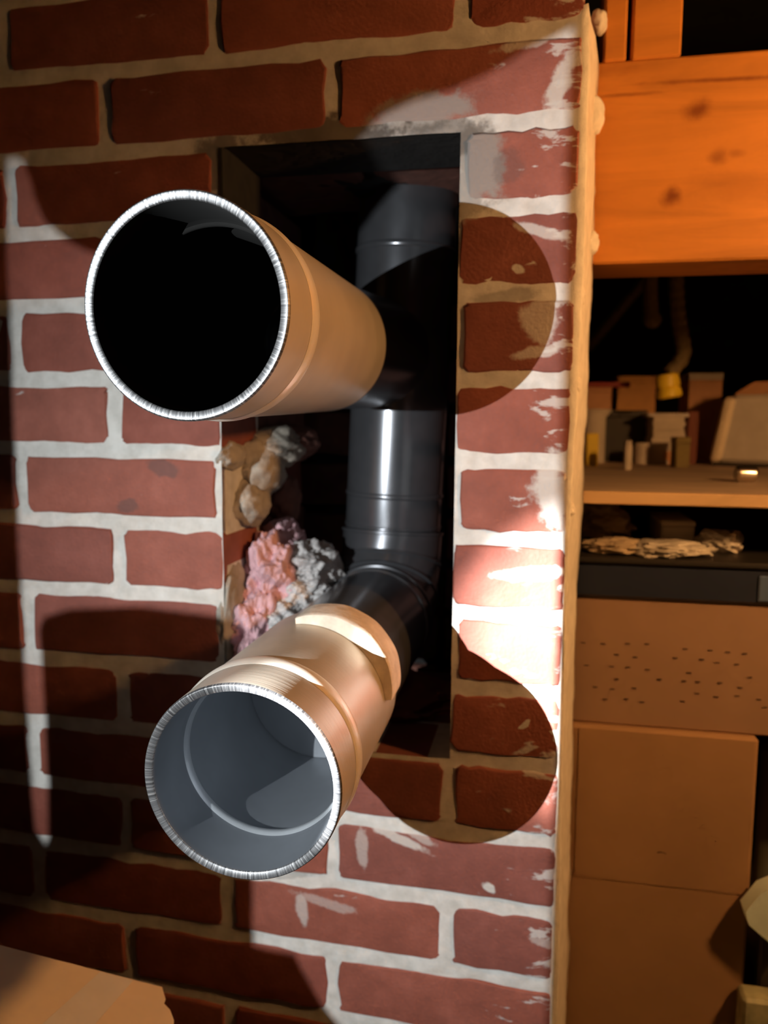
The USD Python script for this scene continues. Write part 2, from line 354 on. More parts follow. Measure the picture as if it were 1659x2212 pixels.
# flue: side, back, and the body of the stack
part(ch, 'flue_lining', cat(bbox(-.918, .1, FL, -.38, .46, CE), bbox(-.03, .1, FL, -.001, .46, CE), bbox(-.38, .36, FL, -.03, .46, CE),
     bbox(-.38, .1, HZ1+.14, -.03, .2-.06, CE), bbox(-.38, .1, FL, -.03, .36, HZ0-.1)), SOOT, smooth=False)
for k in range(9):
    z = -.42+k*.0677
    for x0, x1 in ((-.14, -.034), (-.35, -.15)):
        s += 1; part(ch, 'flue_brick', brick(x0, x1, z, z, z+.056, z+.056, .345, .365, s), SOOTBRICK)
# rough parging that flares out along the chimney's right side, and mortar squeezed out of its joints
zz = np.arange(FL, .358, .006); yy = np.array([-.0005, .010, .03, .055, .08, .101]); V = []
for k, y in enumerate(yy):
    px = np.stack([zz*0+k*1.3, zz*26, zz*0], -1)
    x = .0048+.14*y+(meshkit.fbm(px, 4, 3)-.5)*.0065*(.35+.65*min(1, y/.03))+.002*np.sin(zz*9)
    V.append(np.c_[x, np.full(len(zz), y), zz])
V.append(np.c_[np.full(len(zz), -.004), np.full(len(zz), .101), zz]); V.insert(0, np.c_[np.full(len(zz), -.003), np.full(len(zz), .004), zz])
nz = len(zz); V = np.vstack(V); F = [[a*nz+b, (a+1)*nz+b, (a+1)*nz+b+1, a*nz+b+1] for a in range(len(yy)+1) for b in range(nz-1)]
part(ch, 'parging', trimesh.Trimesh(V, tri(F), process=False), PARGE, smooth=True)
for k, (px, py, Y, sx, sz) in enumerate([(1268, 250, .07, .012, .017), (1243, 442, .005, .006, .006), (1240, 640, .004, .0065, .0085), (1232, 832, .004, .006, .0085),
                                         (1262, 525, .08, .010, .012), (1284, 50, .085, .008, .010), (1222, 1100, .004, .005, .006)]):
    part(ch, 'mortar_blob', blob(at(px+9, py, Y+.012), (sx, .012, sz), .3, 1.6, k+3, 3), PARGE, smooth=True)
# broken mortar and rubble clinging to the left reveal, soot crust under the lintel, patched sill
for k, (px, py, Y, sz) in enumerate([(560, 1010, .10, (.026, .05, .034)), (595, 965, .13, (.03, .05, .022)), (540, 1085, .07, (.016, .04, .022)), (628, 960, .17, (.028, .05, .02)),
                                     (505, 1330, .03, (.010, .03, .05)), (500, 985, .03, (.009, .03, .014)), (610, 1080, .17, (.02, .03, .03))]):
    part(ch, 'mortar_lump', blob(at(px, py, Y), sz, .3, 1.7, k+20, 4), GREYMORT if k in (0, 1, 2, 4, 5) else SOOTBRICK, smooth=True)
crust = blob((-.2, .17, .296), (.105, .10, .022), .45, 3.5, 41, 5); crust.vertices[:, 1] = np.maximum(crust.vertices[:, 1], .03)
part(ch, 'soot_crust', crust, SOOT, smooth=True)
part(ch, 'sill_rubble', blob((-.165, .16, -.272), (.06, .07, .022), .4, 3., 44, 4), BR[1], smooth=True)

# ================================================================== pipes
def stove_pipe(name, label, c, ax, shear, R, L, dbead, inside, baffle=None):
    t = thing(name, label, 'pipe', c)
    w = .0053
    ax = np.array(ax, float)/np.linalg.norm(ax)
    part(t, 'tube', revolve(c, ax, [(.002, R), (dbead-.007, R), (dbead-.005, R), (dbead+.005, R), (dbead+.007, R), (.16, R), (L, R)], 128, shear=shear), GALV, smooth=True)
    part(t, 'bead', revolve(c, ax, [(dbead-.008, R+.0001), (dbead-.005, R+.0012), (dbead, R+.0016), (dbead+.005, R+.0012), (dbead+.008, R+.0001)], 128, shear=shear), BEADM, smooth=True)
    part(t, 'rim', revolve(c, ax, [(.0022, R), (.0004, R-.0005), (0, R-.0012), (.0006, R-w+.0006), (.0018, R-w)], 160, shear=shear), RIM, smooth=True, label='bright cut rim')
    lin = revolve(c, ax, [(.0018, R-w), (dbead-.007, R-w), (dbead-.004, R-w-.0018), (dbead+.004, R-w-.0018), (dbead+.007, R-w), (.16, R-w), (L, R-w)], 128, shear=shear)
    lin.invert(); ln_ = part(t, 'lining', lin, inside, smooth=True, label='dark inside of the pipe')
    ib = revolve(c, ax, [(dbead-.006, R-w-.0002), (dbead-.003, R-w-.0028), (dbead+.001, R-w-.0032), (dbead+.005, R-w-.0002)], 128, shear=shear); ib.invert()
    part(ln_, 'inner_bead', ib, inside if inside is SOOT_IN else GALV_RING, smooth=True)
    if baffle: part(t, 'baffle', solid_rev(c, ax, [(baffle, 0), (baffle, R-w-.0003), (baffle+.001, R-w-.0003), (baffle+.001, 0)], 64), inside, smooth=30)
    return t
UP_C, UP_A, UP_N, UP_L = np.array([-.2101, -.2745, .0874]), (-.0341, 1, .0342), (.0601, 1, .0495), .3099
LO_C, LO_A, LO_N, LO_L = np.array([-.1898, -.2540, -.1840]), (-.0032, 1, .0062), (-.0089, 1, .0298), .178
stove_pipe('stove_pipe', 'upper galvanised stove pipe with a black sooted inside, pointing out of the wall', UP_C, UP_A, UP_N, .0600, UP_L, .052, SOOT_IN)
stove_pipe('stove_pipe', 'lower galvanised stove pipe with a grey inside and a pale broken collar lying on it', LO_C, LO_A, LO_N, .0613, LO_L, .045, GALV_IN, .165)

# broken clay collar: a crescent lying over the top right of the lower pipe
CLAY = plain('pale_clay', (.72, .62, .50), .75, var=.22, scale=70, bump=.002, spec=.3)
axl = np.array(LO_A)/np.linalg.norm(LO_A); th = np.radians(np.linspace(97, 7, 40)); k_ = len(th); V = []
ro = .0613+.0135*np.clip(np.sin(np.linspace(.25, np.pi-.28, k_)), .25, 1)**.7+.0002*np.sin(np.arange(k_)*.7)
for t_, f_ in ((.134, 0.), (.1345, .85), (.137, 1.), (.166, 1.), (.172, .8), (.172, 0.)):
    rr = .0616+(ro-.0616)*f_; V.append(LO_C+t_*axl+np.c_[rr*np.cos(th), np.zeros(k_), rr*np.sin(th)])
V = np.vstack(V); F = [[i*k_+q, i*k_+q+1, ((i+1) % 6)*k_+q+1, ((i+1) % 6)*k_+q] for i in range(6) for q in range(k_-1)]
F = [list(f) for f in tri(F)]+[[0, (i)*k_, (i+1)*k_] for i in range(1, 5)]+[[k_-1, (i+1)*k_+k_-1, i*k_+k_-1] for i in range(1, 5)]
cm = trimesh.Trimesh(V, np.array(F), process=False)
if cm.volume < 0: cm.invert()
single('clay_collar', cm, CLAY, 'broken crescent of pale clay collar lying over the top of the lower pipe', 'collar', smooth=35)

fp = thing('black_flue_pipe', 'black steel flue pipe with tee and elbow standing inside the chimney hole', 'pipe', (-.185, .22, -.09))
axis = lambda z: np.array([-.1835+.04*z, .22, z])
RB = .055
top, bot = axis(.62), axis(-.094)
L = np.linalg.norm(top-bot); va = (top-bot)/L
part(fp, 'run', revolve(bot, va, [(-.004, RB-.0006), (0, RB), (L, RB)], 96), BLACK, smooth=True)
for z, w, h in ((.2164, .0035, .0016), (-.0522, .003, .0014), (-.088, .002, .001)):
    c = axis(z); part(fp, 'seam', revolve(c, va, [(-w, RB), (-w*.5, RB+h), (w*.5, RB+h), (w, RB)], 96), BLACK, smooth=True)
ue = UP_C+UP_L*np.array(UP_A)/np.linalg.norm(UP_A)
bx_ = np.array([ue[0]*.35+(-.1805)*.65, .225, .105])-ue; bl_ = np.linalg.norm(bx_)
b0 = ue-bx_/bl_*.012
part(fp, 'branch', revolve(b0, bx_, [(0, .0575), (.001, .0586), (.014, .0586), (.0165, .0598), (.024, .0598), (.0265, .0586), (bl_+.005, .0586)], 96), BLACK, smooth=True)
# elbow: gored segments from the run down and forward to the collar of the lower pipe
le = LO_C+(LO_L-.014)*np.array(LO_A)/np.linalg.norm(LO_A)
e0, rb = axis(-.094), .094
pts = []
for k in range(5):
    a = k/4*math.pi/2
    pts.append(e0+np.array([(le[0]-e0[0])*k/4, -rb*(1-math.cos(a)), -rb*math.sin(a)]))
pts[-1] = np.array([le[0], pts[-1][1], le[2]]); pts.append(le)
dirs = [-va]+[pts[i+1]-pts[i] for i in range(len(pts)-1)]
for k in range(len(pts)-1):
    d = (pts[k+1]-pts[k]); ln = np.linalg.norm(d); d = d/ln
    # both ends mitred to the neighbours
    dprev = d if k == 0 else (pts[k]-pts[k-1])/np.linalg.norm(pts[k]-pts[k-1]); dnext = d if k == len(pts)-2 else (pts[k+2]-pts[k+1])/np.linalg.norm(pts[k+2]-pts[k+1])
    if k == 0: dprev = -va
    n0, n1 = dprev+d, d+dnext; _, a, b = frame_of(d); th = np.linspace(0, 2*np.pi, 72, endpoint=False); Rk = .0575
    rows = []
    for cc, nn, f_ in ((pts[k], n0, 1.), (pts[k]+d*.001, n0, 1.03), (pts[k]+d*.0035, n0, 1.03), (pts[k]+d*.0045, n0, 1.0), (pts[k+1], n1, 1.)):
        ring = Rk*f_*(np.cos(th)[:, None]*a+np.sin(th)[:, None]*b); off = -(ring@nn)/(d@nn); rows.append(cc+ring+off[:, None]*d)
    V = np.vstack(rows); F = [[i*72+q, i*72+(q+1) % 72, (i+1)*72+(q+1) % 72, (i+1)*72+q] for i in range(4) for q in range(72)]
    part(fp, 'elbow_gore', trimesh.Trimesh(V, tri(F), process=False), BLACK, smooth=40)

# ================================================================== insulation stuffed into the hole
PINK = plain('pink_glass_fibre', (.60, .37, .40), .95, var=.25, scale=70, bump=.006, spec=.1)
GREYF = plain('grey_glass_fibre', (.52, .50, .49), .95, var=.3, scale=80, bump=.006, spec=.1)
ins = thing('insulation', 'torn tuft of pink and grey glass fibre insulation stuffed left of the black elbow', 'insulation', at(620, 1400, .08))
for k, (px, py, Y, sz, m, nm) in enumerate([(590, 1260, .09, (.030, .05, .052), PINK, 'pink_wad'), (556, 1370, .05, (.022, .045, .042), PINK, 'pink_wad'), (610, 1170, .13, (.022, .04, .022), PINK, 'pink_wad'),
                                            (655, 1225, .12, (.034, .045, .030), GREYF, 'grey_fluff'), (650, 1285, .10, (.030, .045, .026), GREYF, 'grey_fluff'), (690, 1265, .14, (.026, .04, .04), GREYF, 'grey_fluff'),
                                            (610, 1335, .07, (.028, .04, .022), GREYF, 'grey_fluff')]):
    b = blob(at(px, py, Y), sz, .5, 2.6, 60+k, 5)
    part(ins, nm, b, m, smooth=True)

# ================================================================== framing beside the chimney
Yb = .104
zbt, zbb = at(1449, 122, Yb)[2], at(1400, 567, Yb)[2]
single('wooden_beam', bbox(.008, Yb, zbb, 1.45, Yb+.076, zbt, .002), PINE_BEAM, 'wide knotty pine beam running right from the chimney, lit orange', 'beam')
for (pa, pb), lab in (((1281, 1355), 'narrow pine stud on top of the beam, next to the chimney'), ((1366, 1474), 'pine stud on top of the beam, with the dark gap at its right')):
    xa, xb = max(at(pa, 60, Yb)[0], .0235), at(pb, 60, Yb)[0]
    single('wooden_stud', bbox(xa, Yb, zbt, xb, Yb+.089, CE, .002), PINE, lab, 'stud')
single('wooden_post', bbox(1.30, Yb, FL, 1.39, Yb+.09, zbb, .002), PINE, 'pine post carrying the far end of the beam', 'post')
# ================================================================== bench top with clutter
zs = at(1450, 1066, .112)[2]
bt = thing('workbench', 'brown plywood bench top with a pale front edge, cluttered with boxes and jars', 'workbench', (.6, .5, FL))
zsb = at(1450, 1091, .112)[2]
part(bt, 'bench_top', bbox(.008, .118, zsb, 1.25, 1.15, zs, .001), BENCHW, smooth=False)
part(bt, 'front_edge', bbox(.008, .108, zsb-.0005, 1.25, .118, zs+.0005, .001), EDGEW, smooth=False, label='pale front edge strip')
for x in (.62, 1.2):
    for y in (.14, 1.08): part(bt, 'leg', bbox(x, y, FL, x+.045, y+.045, zsb), PINE, smooth=False)

def on_bench(px, py): return at_z(px, py, zs)
def item_box(name, label, catg, x0, x1, ytop, Y, depth, m, m2=None, lid=True, rot=0., zb=None, ybase=None):
    """A carton on the bench whose front spans the given columns at depth Y; parts body and lid."""
    a, b = at(x0, ytop, Y), at(x1, ytop, Y); z1 = (a[2]+b[2])/2; z0 = zs if zb is None else zb
    w = b[0]-a[0]; c = np.array([(a[0]+b[0])/2, Y, z0]); t = thing(name, label, catg, c)
    h = z1-z0; lh = min(.2*h, .012) if lid else 0
    body = bbox(-w/2, 0, 0, w/2, depth, h-lh, .0012); R = trimesh.transformations.rotation_matrix(rot, [0, 0, 1])
    body.apply_transform(R); body.apply_translation(c); part(t, 'body', body, m, smooth=False)
    if lid:
        l = bbox(-w/2-.0008, -.0008, h-lh, w/2+.0008, depth+.0008, h, .001); l.apply_transform(R); l.apply_translation(c); part(t, 'lid', l, m2 or m, smooth=False)
    return t, c, w, h
ORANGE = col('orange_carton', (.72, .38, .14), .8); BROWN = col('brown_carton', (.60, .32, .17), .8); DK = col('dark_case', (.035, .030, .026), .6)
PAPER = col('paper', (.60, .54, .46), .9); REDP = col('red_plastic', (.32, .03, .02), .5); YEL = col('yellow_plastic', (.85, .62, .04), .45)
GREYM = col('grey_metal_case', (.60, .56, .51), .5); STRIP = col('pale_corner', (.72, .62, .47), .5); CLEAR = col('clouded_plastic', (.48, .42, .36), .4); MAROON = col('maroon_card', (.18, .05, .03), .7)
item_box('carton', 'orange brown carton standing behind the other clutter, left of the yellow connector', 'box', 1335, 1418, 812, .92, .09, ORANGE)
_, c, w, h = item_box('carton', 'squat reddish carton stacked on a dark case beside the chimney', 'box', 1240, 1322, 836, .80, .08, BROWN, zb=at(1280, 884, .80)[2])
item_box('tool_case', 'black tool case on the bench under the reddish carton', 'case', 1236, 1398, 886, .79, .12, DK, zb=None)
single('red_bar', bbox(at(1240, 833, .80)[0], .80, c[2]+h, at(1362, 833, .80)[0], .83, c[2]+h+.009, .002), REDP, 'thin red bar lying across the top of the reddish carton', 'bar')
item_box('carton', 'tall brown carton with a white label on its top, behind the grey metal case', 'box', 1490, 1562, 806, .88, .1, BROWN, PAPER)
item_box('maroon_box', 'slim dark red box between the paper stack and the grey metal case', 'box', 1488, 1510, 888, .74, .06, MAROON, lid=False)
# paper stack: uneven sheaves
t = thing('paper_stack', 'untidy stack of pale papers in the middle of the bench', 'papers', np.r_[at(1450, 960, .70)[:2], zs])
za = zs; k = 0
while za < at(1450, 908, .70)[2]:
    hh = .005+.004*rng.random(); a, b = at(1408+5*rng.random()-16*(k < 2), 950, .70)[0], at(1484+6*rng.random()-(za-zs)*130, 950, .70)[0]
    part(t, 'sheaf', bbox(a, .70+.01*rng.random(), za, b, .80, za+hh, .001), PAPER, smooth=False); za += hh; k += 1
single('flat_card', bbox(at(1398, 890, .72)[0], .705, za, at(1486, 890, .72)[0], .80, za+.006, .001), CLEAR, 'pale flat card lying on top of the paper stack', 'card')
single('pale_dish', solid_rev(np.r_[at(1284, 890, .74)[:2], zs], (0, 0, 1), [(0, 0), (0, .020), (at(1284, 902, .74)[2]-zs, .020), (at(1284, 884, .74)[2]-zs, .031), (at(1284, 884, .74)[2]-zs, .029), (at(1284, 892, .74)[2]-zs, 0)]), PAPER, 'pale round tub in front of the black case, beside the chimney', 'tub', smooth=40)
item_box('maroon_box', 'thin dark red box standing at the chimney end of the bench', 'box', 1240, 1263, 905, .66, .05, REDP, lid=False)
# front row
def jar(name, label, catg, px, py, rpx, hpx, m, capm=None, prof=None):
    c = on_bench(px, py); d = np.linalg.norm((c-CP)@FWD); r, h = rpx*d/FPX, hpx*d/FPX
    t = thing(name, label, catg, c); part(t, 'body', solid_rev(c, (0, 0, 1), [(0, 0), (0, r*.92), (h*.04, r), (h*.8, r), (h*.88, r*.8)] + ([(h*.88, 0)] if capm else [(h, r*.78), (h, 0)])), m)
    if capm: part(t, 'cap', solid_rev(c, (0, 0, 1), [(h*.87, 0), (h*.87, r*.86), (h*.99, r*.86), (h, r*.8), (h, 0)]), capm)
    return c, r, h
item_box('yellow_carton', 'small upright yellow carton at the chimney end of the bench', 'box', 1268, 1294, 936, .62, .04, YEL, lid=False)
c = on_bench(1316, 992); t = thing('wire_coil', 'grey coil of wire standing next to the small yellow carton', 'coil', c)
for k in range(5):
    th = np.linspace(0, 2*np.pi, 40); rr = .0105+.0004*(k % 2)
    part(t, 'loop', tube(np.c_[c[0]+rr*1.15*np.cos(th), c[1]+rr*1.15*np.sin(th), np.full(40, c[2]+.0032+k*.0062)], .0032, 8, False), col('wire_grey_%d' % k, (.36, .32, .27), .5), smooth=True)
jar('plastic_tube', 'slender white plastic tube standing at the front of the bench clutter', 'tube', 1355, 1014, 9, 62, PAPER, CLEAR)
jar('jar', 'clouded plastic jar with a dull lid right of the slender white tube', 'jar', 1386, 1003, 17, 46, CLEAR, PAPER)
jar('tin', 'short dull brown tin in front of the paper stack', 'tin', 1444, 1003, 20, 36, BROWN, MAROON)
item_box('small_carton', 'small dark olive carton just left of the grey metal case', 'box', 1462, 1492, 944, .60, .05, col('olive_card', (.22, .17, .06), .8))
single('rag', blob(on_bench(1415, 1000)+[0, .03, .008], (.03, .03, .011), .4, 3, 80, 4), MAROON, 'crumpled dark red rag between the jar and the small yellow block', 'rag', smooth=True)
p0 = on_bench(1482, 986); single('yellow_block', bbox(p0[0]-.010, p0[1], zs, p0[0]+.011, p0[1]+.03, zs+.017, .002), YEL, 'small yellow block at the foot of the grey metal case', 'block')
# grey metal case with a bright corner, leaning left
p0 = on_bench(1536, 1006); p1 = np.array([at(1668, 1006, p0[1]-.05)[0], p0[1]-.05, zs])
t = thing('metal_case', 'tall grey metal case with a bright rounded corner at the right of the bench', 'case', p0)
ex = (p1-p0); ln = np.linalg.norm(ex[:2]); ang = math.atan2(ex[1], ex[0]); hc = at(1590, 852, p0[1])[2]-zs
R = trimesh.transformations.rotation_matrix(ang, [0, 0, 1]); S = np.eye(4); S[0, 2] = .17
def place(m): m.apply_transform(R); m.apply_transform(S); m.apply_translation(p0); return m
part(t, 'body', place(bbox(.006, .004, .006, ln, .13, hc, .006)), GREYM, smooth=30)
part(t, 'corner_strip', place(bbox(-.006, -.003, .006, .013, .02, hc-.004, .006)), STRIP, smooth=30, label='bright pale corner strip')
part(t, 'foot', place(bbox(.0, .002, 0, ln-.01, .12, .006, .001)), DK, smooth=False)
part(t, 'lid', place(trimesh.convex.convex_hull(np.array([(.008, .006, hc), (ln, .006, hc), (.008, .12, hc), (ln, .12, hc), (.03, .02, hc+.02), (ln-.02, .02, hc+.02), (.03, .11, hc+.02), (ln-.02, .11, hc+.02)]))), BROWN, smooth=False)
p0 = on_bench(1612, 1042); single('chrome_knob', solid_rev(p0+[-.012, 0, .010], (1, .15, 0), [(0, 0), (0, .007), (.003, .0095), (.02, .0095), (.024, .006), (.024, 0)]), col('chrome', (.7, .66, .6), .25, 1.), 'short shiny metal roller lying in front of the grey case', 'roller', smooth=40)

# things hanging in the dark under the beam
HOSE = col('grey_hose', (.20, .15, .07), .7, var=.3, scale=150)
zb2 = zbb
Yh = .66
jz = at(1450, 585, Yh)[2]
single('joist', bbox(.06, Yh-.02, jz, 1.45, Yh+.02, jz+.18, .002), DARKW, 'dark joist behind the pine beam with the hose hanging from it', 'joist')
zb2 = jz
hs = thing('hanging_hose', 'long grey hose with a yellow connector hanging under the beam', 'hose', at(1462, 610, Yh))
pth = [np.r_[at(1460, 600, Yh)[:2], zb2+.001], at(1462, 640, Yh), at(1468, 700, Yh), at(1475, 740, Yh), at(1476, 765, Yh), at(1463, 788, Yh), at(1444, 806, Yh)]
part(hs, 'tube', tube(spline(pth, 50), .0115+.0008*np.sin(np.arange(50)*1.4), 12), HOSE, smooth=True)
cA, cB = at(1440, 808, Yh), at(1447, 860, Yh)
part(hs, 'connector', solid_rev(cA, cB-cA, [(0, 0), (0, .015), (.003, .018), (.020, .0185), (.022, .016), (.025, .0185), (np.linalg.norm(cB-cA)-.003, .0195), (np.linalg.norm(cB-cA), .016), (np.linalg.norm(cB-cA), 0)], 24), YEL, label='bright yellow connector')
pth = [np.r_[at(1405, 600, Yh)[:2], zb2+.001], at(1405, 650, Yh), at(1408, 696, Yh)]
single('hanging_strap', cat(tube(spline(pth, 30), .0115+.001*np.sin(np.arange(30)*2.1), 12), blob(at(1409, 690, Yh), (.014, .012, .014), .1, 2, 3, 2)), HOSE, 'short wrapped strap hanging in the dark behind the beam, left of the long hose', 'strap', smooth=True)
a, b = at(1354, 652, .95), at(1300, 716, .95)
single('diagonal_brace', cat(tube([a+(a-b)*1.0, a, b, b+(b-a)*.6], .010, 8)), HOSE, 'thin slanting rod in the dark gap under the beam', 'rod', smooth=True)

# ================================================================== below the bench: rags on a dark bin, cartons
Yc = .114
zA, zB, zC = at(1450, 1210, Yc)[2], at(1450, 1300, Yc)[2], at(1450, 1582, Yc)[2]
xr = at(1640, 1605, Yc)[0]
bin_ = thing('storage_bin', 'dark blue plastic bin on the upper carton under the bench', 'bin', (.25, .3, zB))
BIN = col('dark_blue_plastic', (.024, .032, .058), .35); BIN2 = col('bluish_lit_plastic', (.10, .16, .30), .35)
part(bin_, 'tub', bbox(.008, Yc+.002, zB, .50, .55, zA-.006, .003), BIN, smooth=30)
part(bin_, 'lid', bbox(.008, Yc-.002, zA-.006, .502, .555, zA, .002), col('black_plastic', (.02, .018, .016), .5), smooth=30)
part(bin_, 'lit_patch', bbox(at(1640, 1250, Yc)[0], Yc-.0005, zB+.004, at(1700, 1250, Yc)[0], Yc+.003, zA-.012, .001), BIN2, smooth=30, label='bluish light at the right of the bin, put in as a paler patch')  # bluish light on the bin, painted as a paler patch
uc = thing('carton', 'upper brown carton with rows of small dark slits under the dark blue bin', 'box', (.25, .3, zC))
ub_ = part(uc, 'body', bbox(.008, Yc+.008, zC, .50, .55, zB, .002), CARD2, smooth=False)
SL = col('slit_dark', (.06, .035, .02), .9)
sl = []
for r_ in range(6):
    for q in range(9):
        p = at(1262+q*44+17*(r_ % 2)+r_*5+rng.normal(0, 5), 1388+r_*24+q*3+rng.normal(0, 3), Yc+.008)
        if rng.random() < .75: sl.append(bbox(p[0]-.0022, Yc+.0072, p[2]-.0005, p[0]+.0022, Yc+.0095, p[2]+.0005, .0001))
part(ub_, 'slits', cat(*sl), SL, smooth=False, kind='stuff')
lc = thing('carton', 'large plain cardboard carton on the floor, lowest beside the chimney', 'box', (.15, .3, FL))
lb_ = part(lc, 'body', bbox(.008, Yc, FL, xr, .55, zC, .003), CARD, smooth=False)
part(lc, 'flap', bbox(.024, Yc-.001, zC-.16, xr-.004, Yc, zC-.002, .0004), CARD, smooth=False)
p = at(1428, 1842, Yc); th = np.linspace(.3, 2.2, 16)
part(lb_, 'scuff', tube(np.c_[p[0]+.008*np.cos(th), np.full(16, Yc-.0004), p[2]+.007*np.sin(th)-.006], np.r_[.0003, np.linspace(.0005, .0011, 13), .0008, .0003], 6), SL, label='small dark curved tear')
# rags and bags on the bin's lid
BAG = col('pale_plastic_bag', (.55, .52, .46), .5, var=.25); BAG2 = col('beige_cloth', (.50, .40, .27), .9, var=.3)
def heap(name, label, catg, px, py, Y, sz, m, seed):
    c = at(px, py, Y); c[2] = zA+sz[2]*.62
    single(name, blob(c, sz, .5, 3.0, seed, 4, flat=-sz[2]*.6), m, label, catg, smooth=True)
heap('plastic_bag', 'crumpled pale plastic bag in the middle of the bin lid under the bench', 'bag', 1440, 1195, .15, (.040, .03, .0085), BAG, 91)
heap('plastic_bag', 'small rumpled grey bag at the right of the bin lid, beside the shiny clip', 'bag', 1552, 1180, .19, (.022, .025, .013), BAG, 92)
heap('cloth', 'long beige cloth lying along the left of the bin lid', 'cloth', 1330, 1175, .16, (.034, .03, .008), BAG2, 93)
heap('cloth', 'bundled beige cloth high at the back against the chimney, under the bench', 'cloth', 1290, 1128, .24, (.035, .04, .027), BAG2, 94)
t, c, w, h = item_box('book', 'grey book lying on the bin lid under the bench', 'book', 1430, 1502, 1126, .20, .10, GREYM, PAPER, zb=zA)
single('shiny_clip', bbox(at(1582, 1150, .17)[0], .17, zA, at(1606, 1150, .17)[0], .19, at(1590, 1148, .17)[2], .004), col('bright_metal', (.75, .62, .5), .25, .9), 'small shiny metal clip at the right end of the bin lid', 'clip')
# right edge: things beyond the carton
single('canister', solid_rev(np.r_[at(1664, 1735, .30)[:2], FL], (0, 0, 1), [(0, 0), (0, .014), (at(1664, 1600, .3)[2]-FL-.01, .014), (at(1664, 1600, .3)[2]-FL, .006), (at(1664, 1600, .3)[2]-FL, 0)], 24), col('grey_green', (.16, .17, .14), .5), 'tall grey green canister at the right edge, behind the big carton', 'canister')
a, b = at(1612, 1985, .09), at(1690, 1975, .09)
pv = np.array([at(1604, 1958, .095), at(1612, 1985, .095), at(1700, 2060, .095), at(1700, 1890, .095), at(1640, 1915, .095)])
poly = Polygon([(q[0], q[2]) for q in pv]); sheet = trimesh.creation.extrude_polygon(poly, .02, engine='earcut')
sheet.apply_transform(np.array([[1, 0, 0, 0], [0, 0, -1, .105], [0, 1, 0, 0], [0, 0, 0, 1.]]))
zst = sheet.bounds[0][2]
single('white_tube', sheet, col('mint_white', (.74, .92, .86), .45), 'pale mint white tube end poking in at the right edge', 'tube', smooth=30)
single('carton', bbox(at(1606, 2160, .085)[0], .085, FL, at(1760, 2160, .085)[0], .110, at(1630, 2162, .085)[2], .003), col('blue_yellow_print', (.30, .30, .18), .6, var=.9, scale=22), 'printed blue and yellow box at the bottom right corner', 'box', smooth=False)
single('black_box', bbox(at(1642, 2040, .114)[0], .1125, FL, at(1760, 2040, .114)[0], .19, zst+.001, .002), DK, 'black box standing under the mint white tube', 'box', smooth=False)

# ================================================================== cardboard sheet leaning on the wall, lower left
tr_, tl, c3 = at(350, 2132, -.12), at(-60, 2026, -.18), at(378, 2240, -.15)
ux = tr_-tl; wl = np.linalg.norm(ux); ux /= wl
dn = c3-tr_; dn = dn-(dn@ux)*ux; hl = .24; dn /= np.linalg.norm(dn); nn = np.cross(dn, ux); nn /= np.linalg.norm(nn)
if nn[2] < 0: nn = -nn
sk = ((c3-tr_)@ux)/((c3-tr_)@dn)       # the right edge runs askew
cbt = thing('cardboard_box', 'open cardboard box with a pale tape band on its raised flap at lower left', 'box', np.r_[(tl+tr_)[:2]/2, FL])
def lean(poly, th, off):
    m = trimesh.creation.extrude_polygon(poly, th, engine='earcut'); v = m.vertices
    m2 = trimesh.Trimesh(tl+v[:, :1]*ux+v[:, 1:2]*dn+(v[:, 2:]+off)*nn, m.faces, process=False)
    if m2.volume < 0: m2.invert()
    return m2
q_ = [(0, 0), (.010, .0005), (.014, -.002), (.018, .002), (.026, .003), (.032, .001), (.06, .002), (hl, 0)]
sh = Polygon([(-.03, hl), (-.03, 0), (0, 0)]+[(wl+sk*v_+e_, v_) for v_, e_ in q_])
fl_ = part(cbt, 'flap', lean(sh, .004, -.004), CARD3, smooth=False)
part(fl_, 'tape', lean(Polygon([(wl*.66, .001), (wl*.84, .001), (wl*.30, .16), (wl*.02, .16)]), .0003, .0002), TAPE, smooth=False, label='pale tape band')
p_ = tl-.03*ux; xb_ = p_[0]-.001; xa_ = xb_-.30; yb_ = -.15; zb_ = min(p_[2], (p_+hl*dn)[2])-.008
for q in ((xa_, xa_+.004), (xb_-.004, xb_)): part(cbt, 'side', bbox(q[0], -.46, FL, q[1], yb_, zb_, .0005), CARD, smooth=False)
for q in ((-.46, -.456), (yb_-.004, yb_)): part(cbt, 'end', bbox(xa_+.004, q[0], FL, xb_-.004, q[1], zb_, .0005), CARD, smooth=False)

# ================================================================== the lamps (outside the picture)
wl_ = thing('unseen_torch', 'unseen torch out of view on a stand, its plate cut to shape the light on the bricks', 'lamp', (TORCH[0], TORCH[1], FL))  # unseen torch, placed to light the bricks from the left
D_PLATE = .13; tt = D_PLATE/(-TORCH[1])
LIT_OUTLINE = [(8, 338), (30, 335), (47, 345), (65, 390), (75, 430), (95, 475), (140, 515), (190, 540), (300, 575), (450, 560), (600, 470), (740, 330), (830, 245), (900, 212), (980, 190), (1070, 150),
         (1150, 100), (1244, 50), (1232, 300), (1220, 900), (1209, 1400), (1198, 1900), (1184, 2330), (770, 2330), (735, 2225), (700, 2180), (660, 2110), (640, 2070), (600, 2062), (545, 2050), (545, 1700), (550, 1500), (505, 1347), (480, 1335),
         (300, 1312), (150, 1318), (95, 1335), (84, 1360), (90, 1450), (97, 1600), (102, 1700), (103, 1810), (95, 1830), (75, 1800), (62, 1650), (50, 1430), (42, 1250), (30, 1000), (20, 700), (12, 500)]
mo = [TORCH+tt*(at(px, py, 0)-TORCH) for px, py in LIT_OUTLINE]
mo = Polygon([(q[0], q[2]) for q in mo]).buffer(0)
outer = sbox(TORCH[0]-.12, TORCH[2]-.14, TORCH[0]+.13, TORCH[2]+.14)
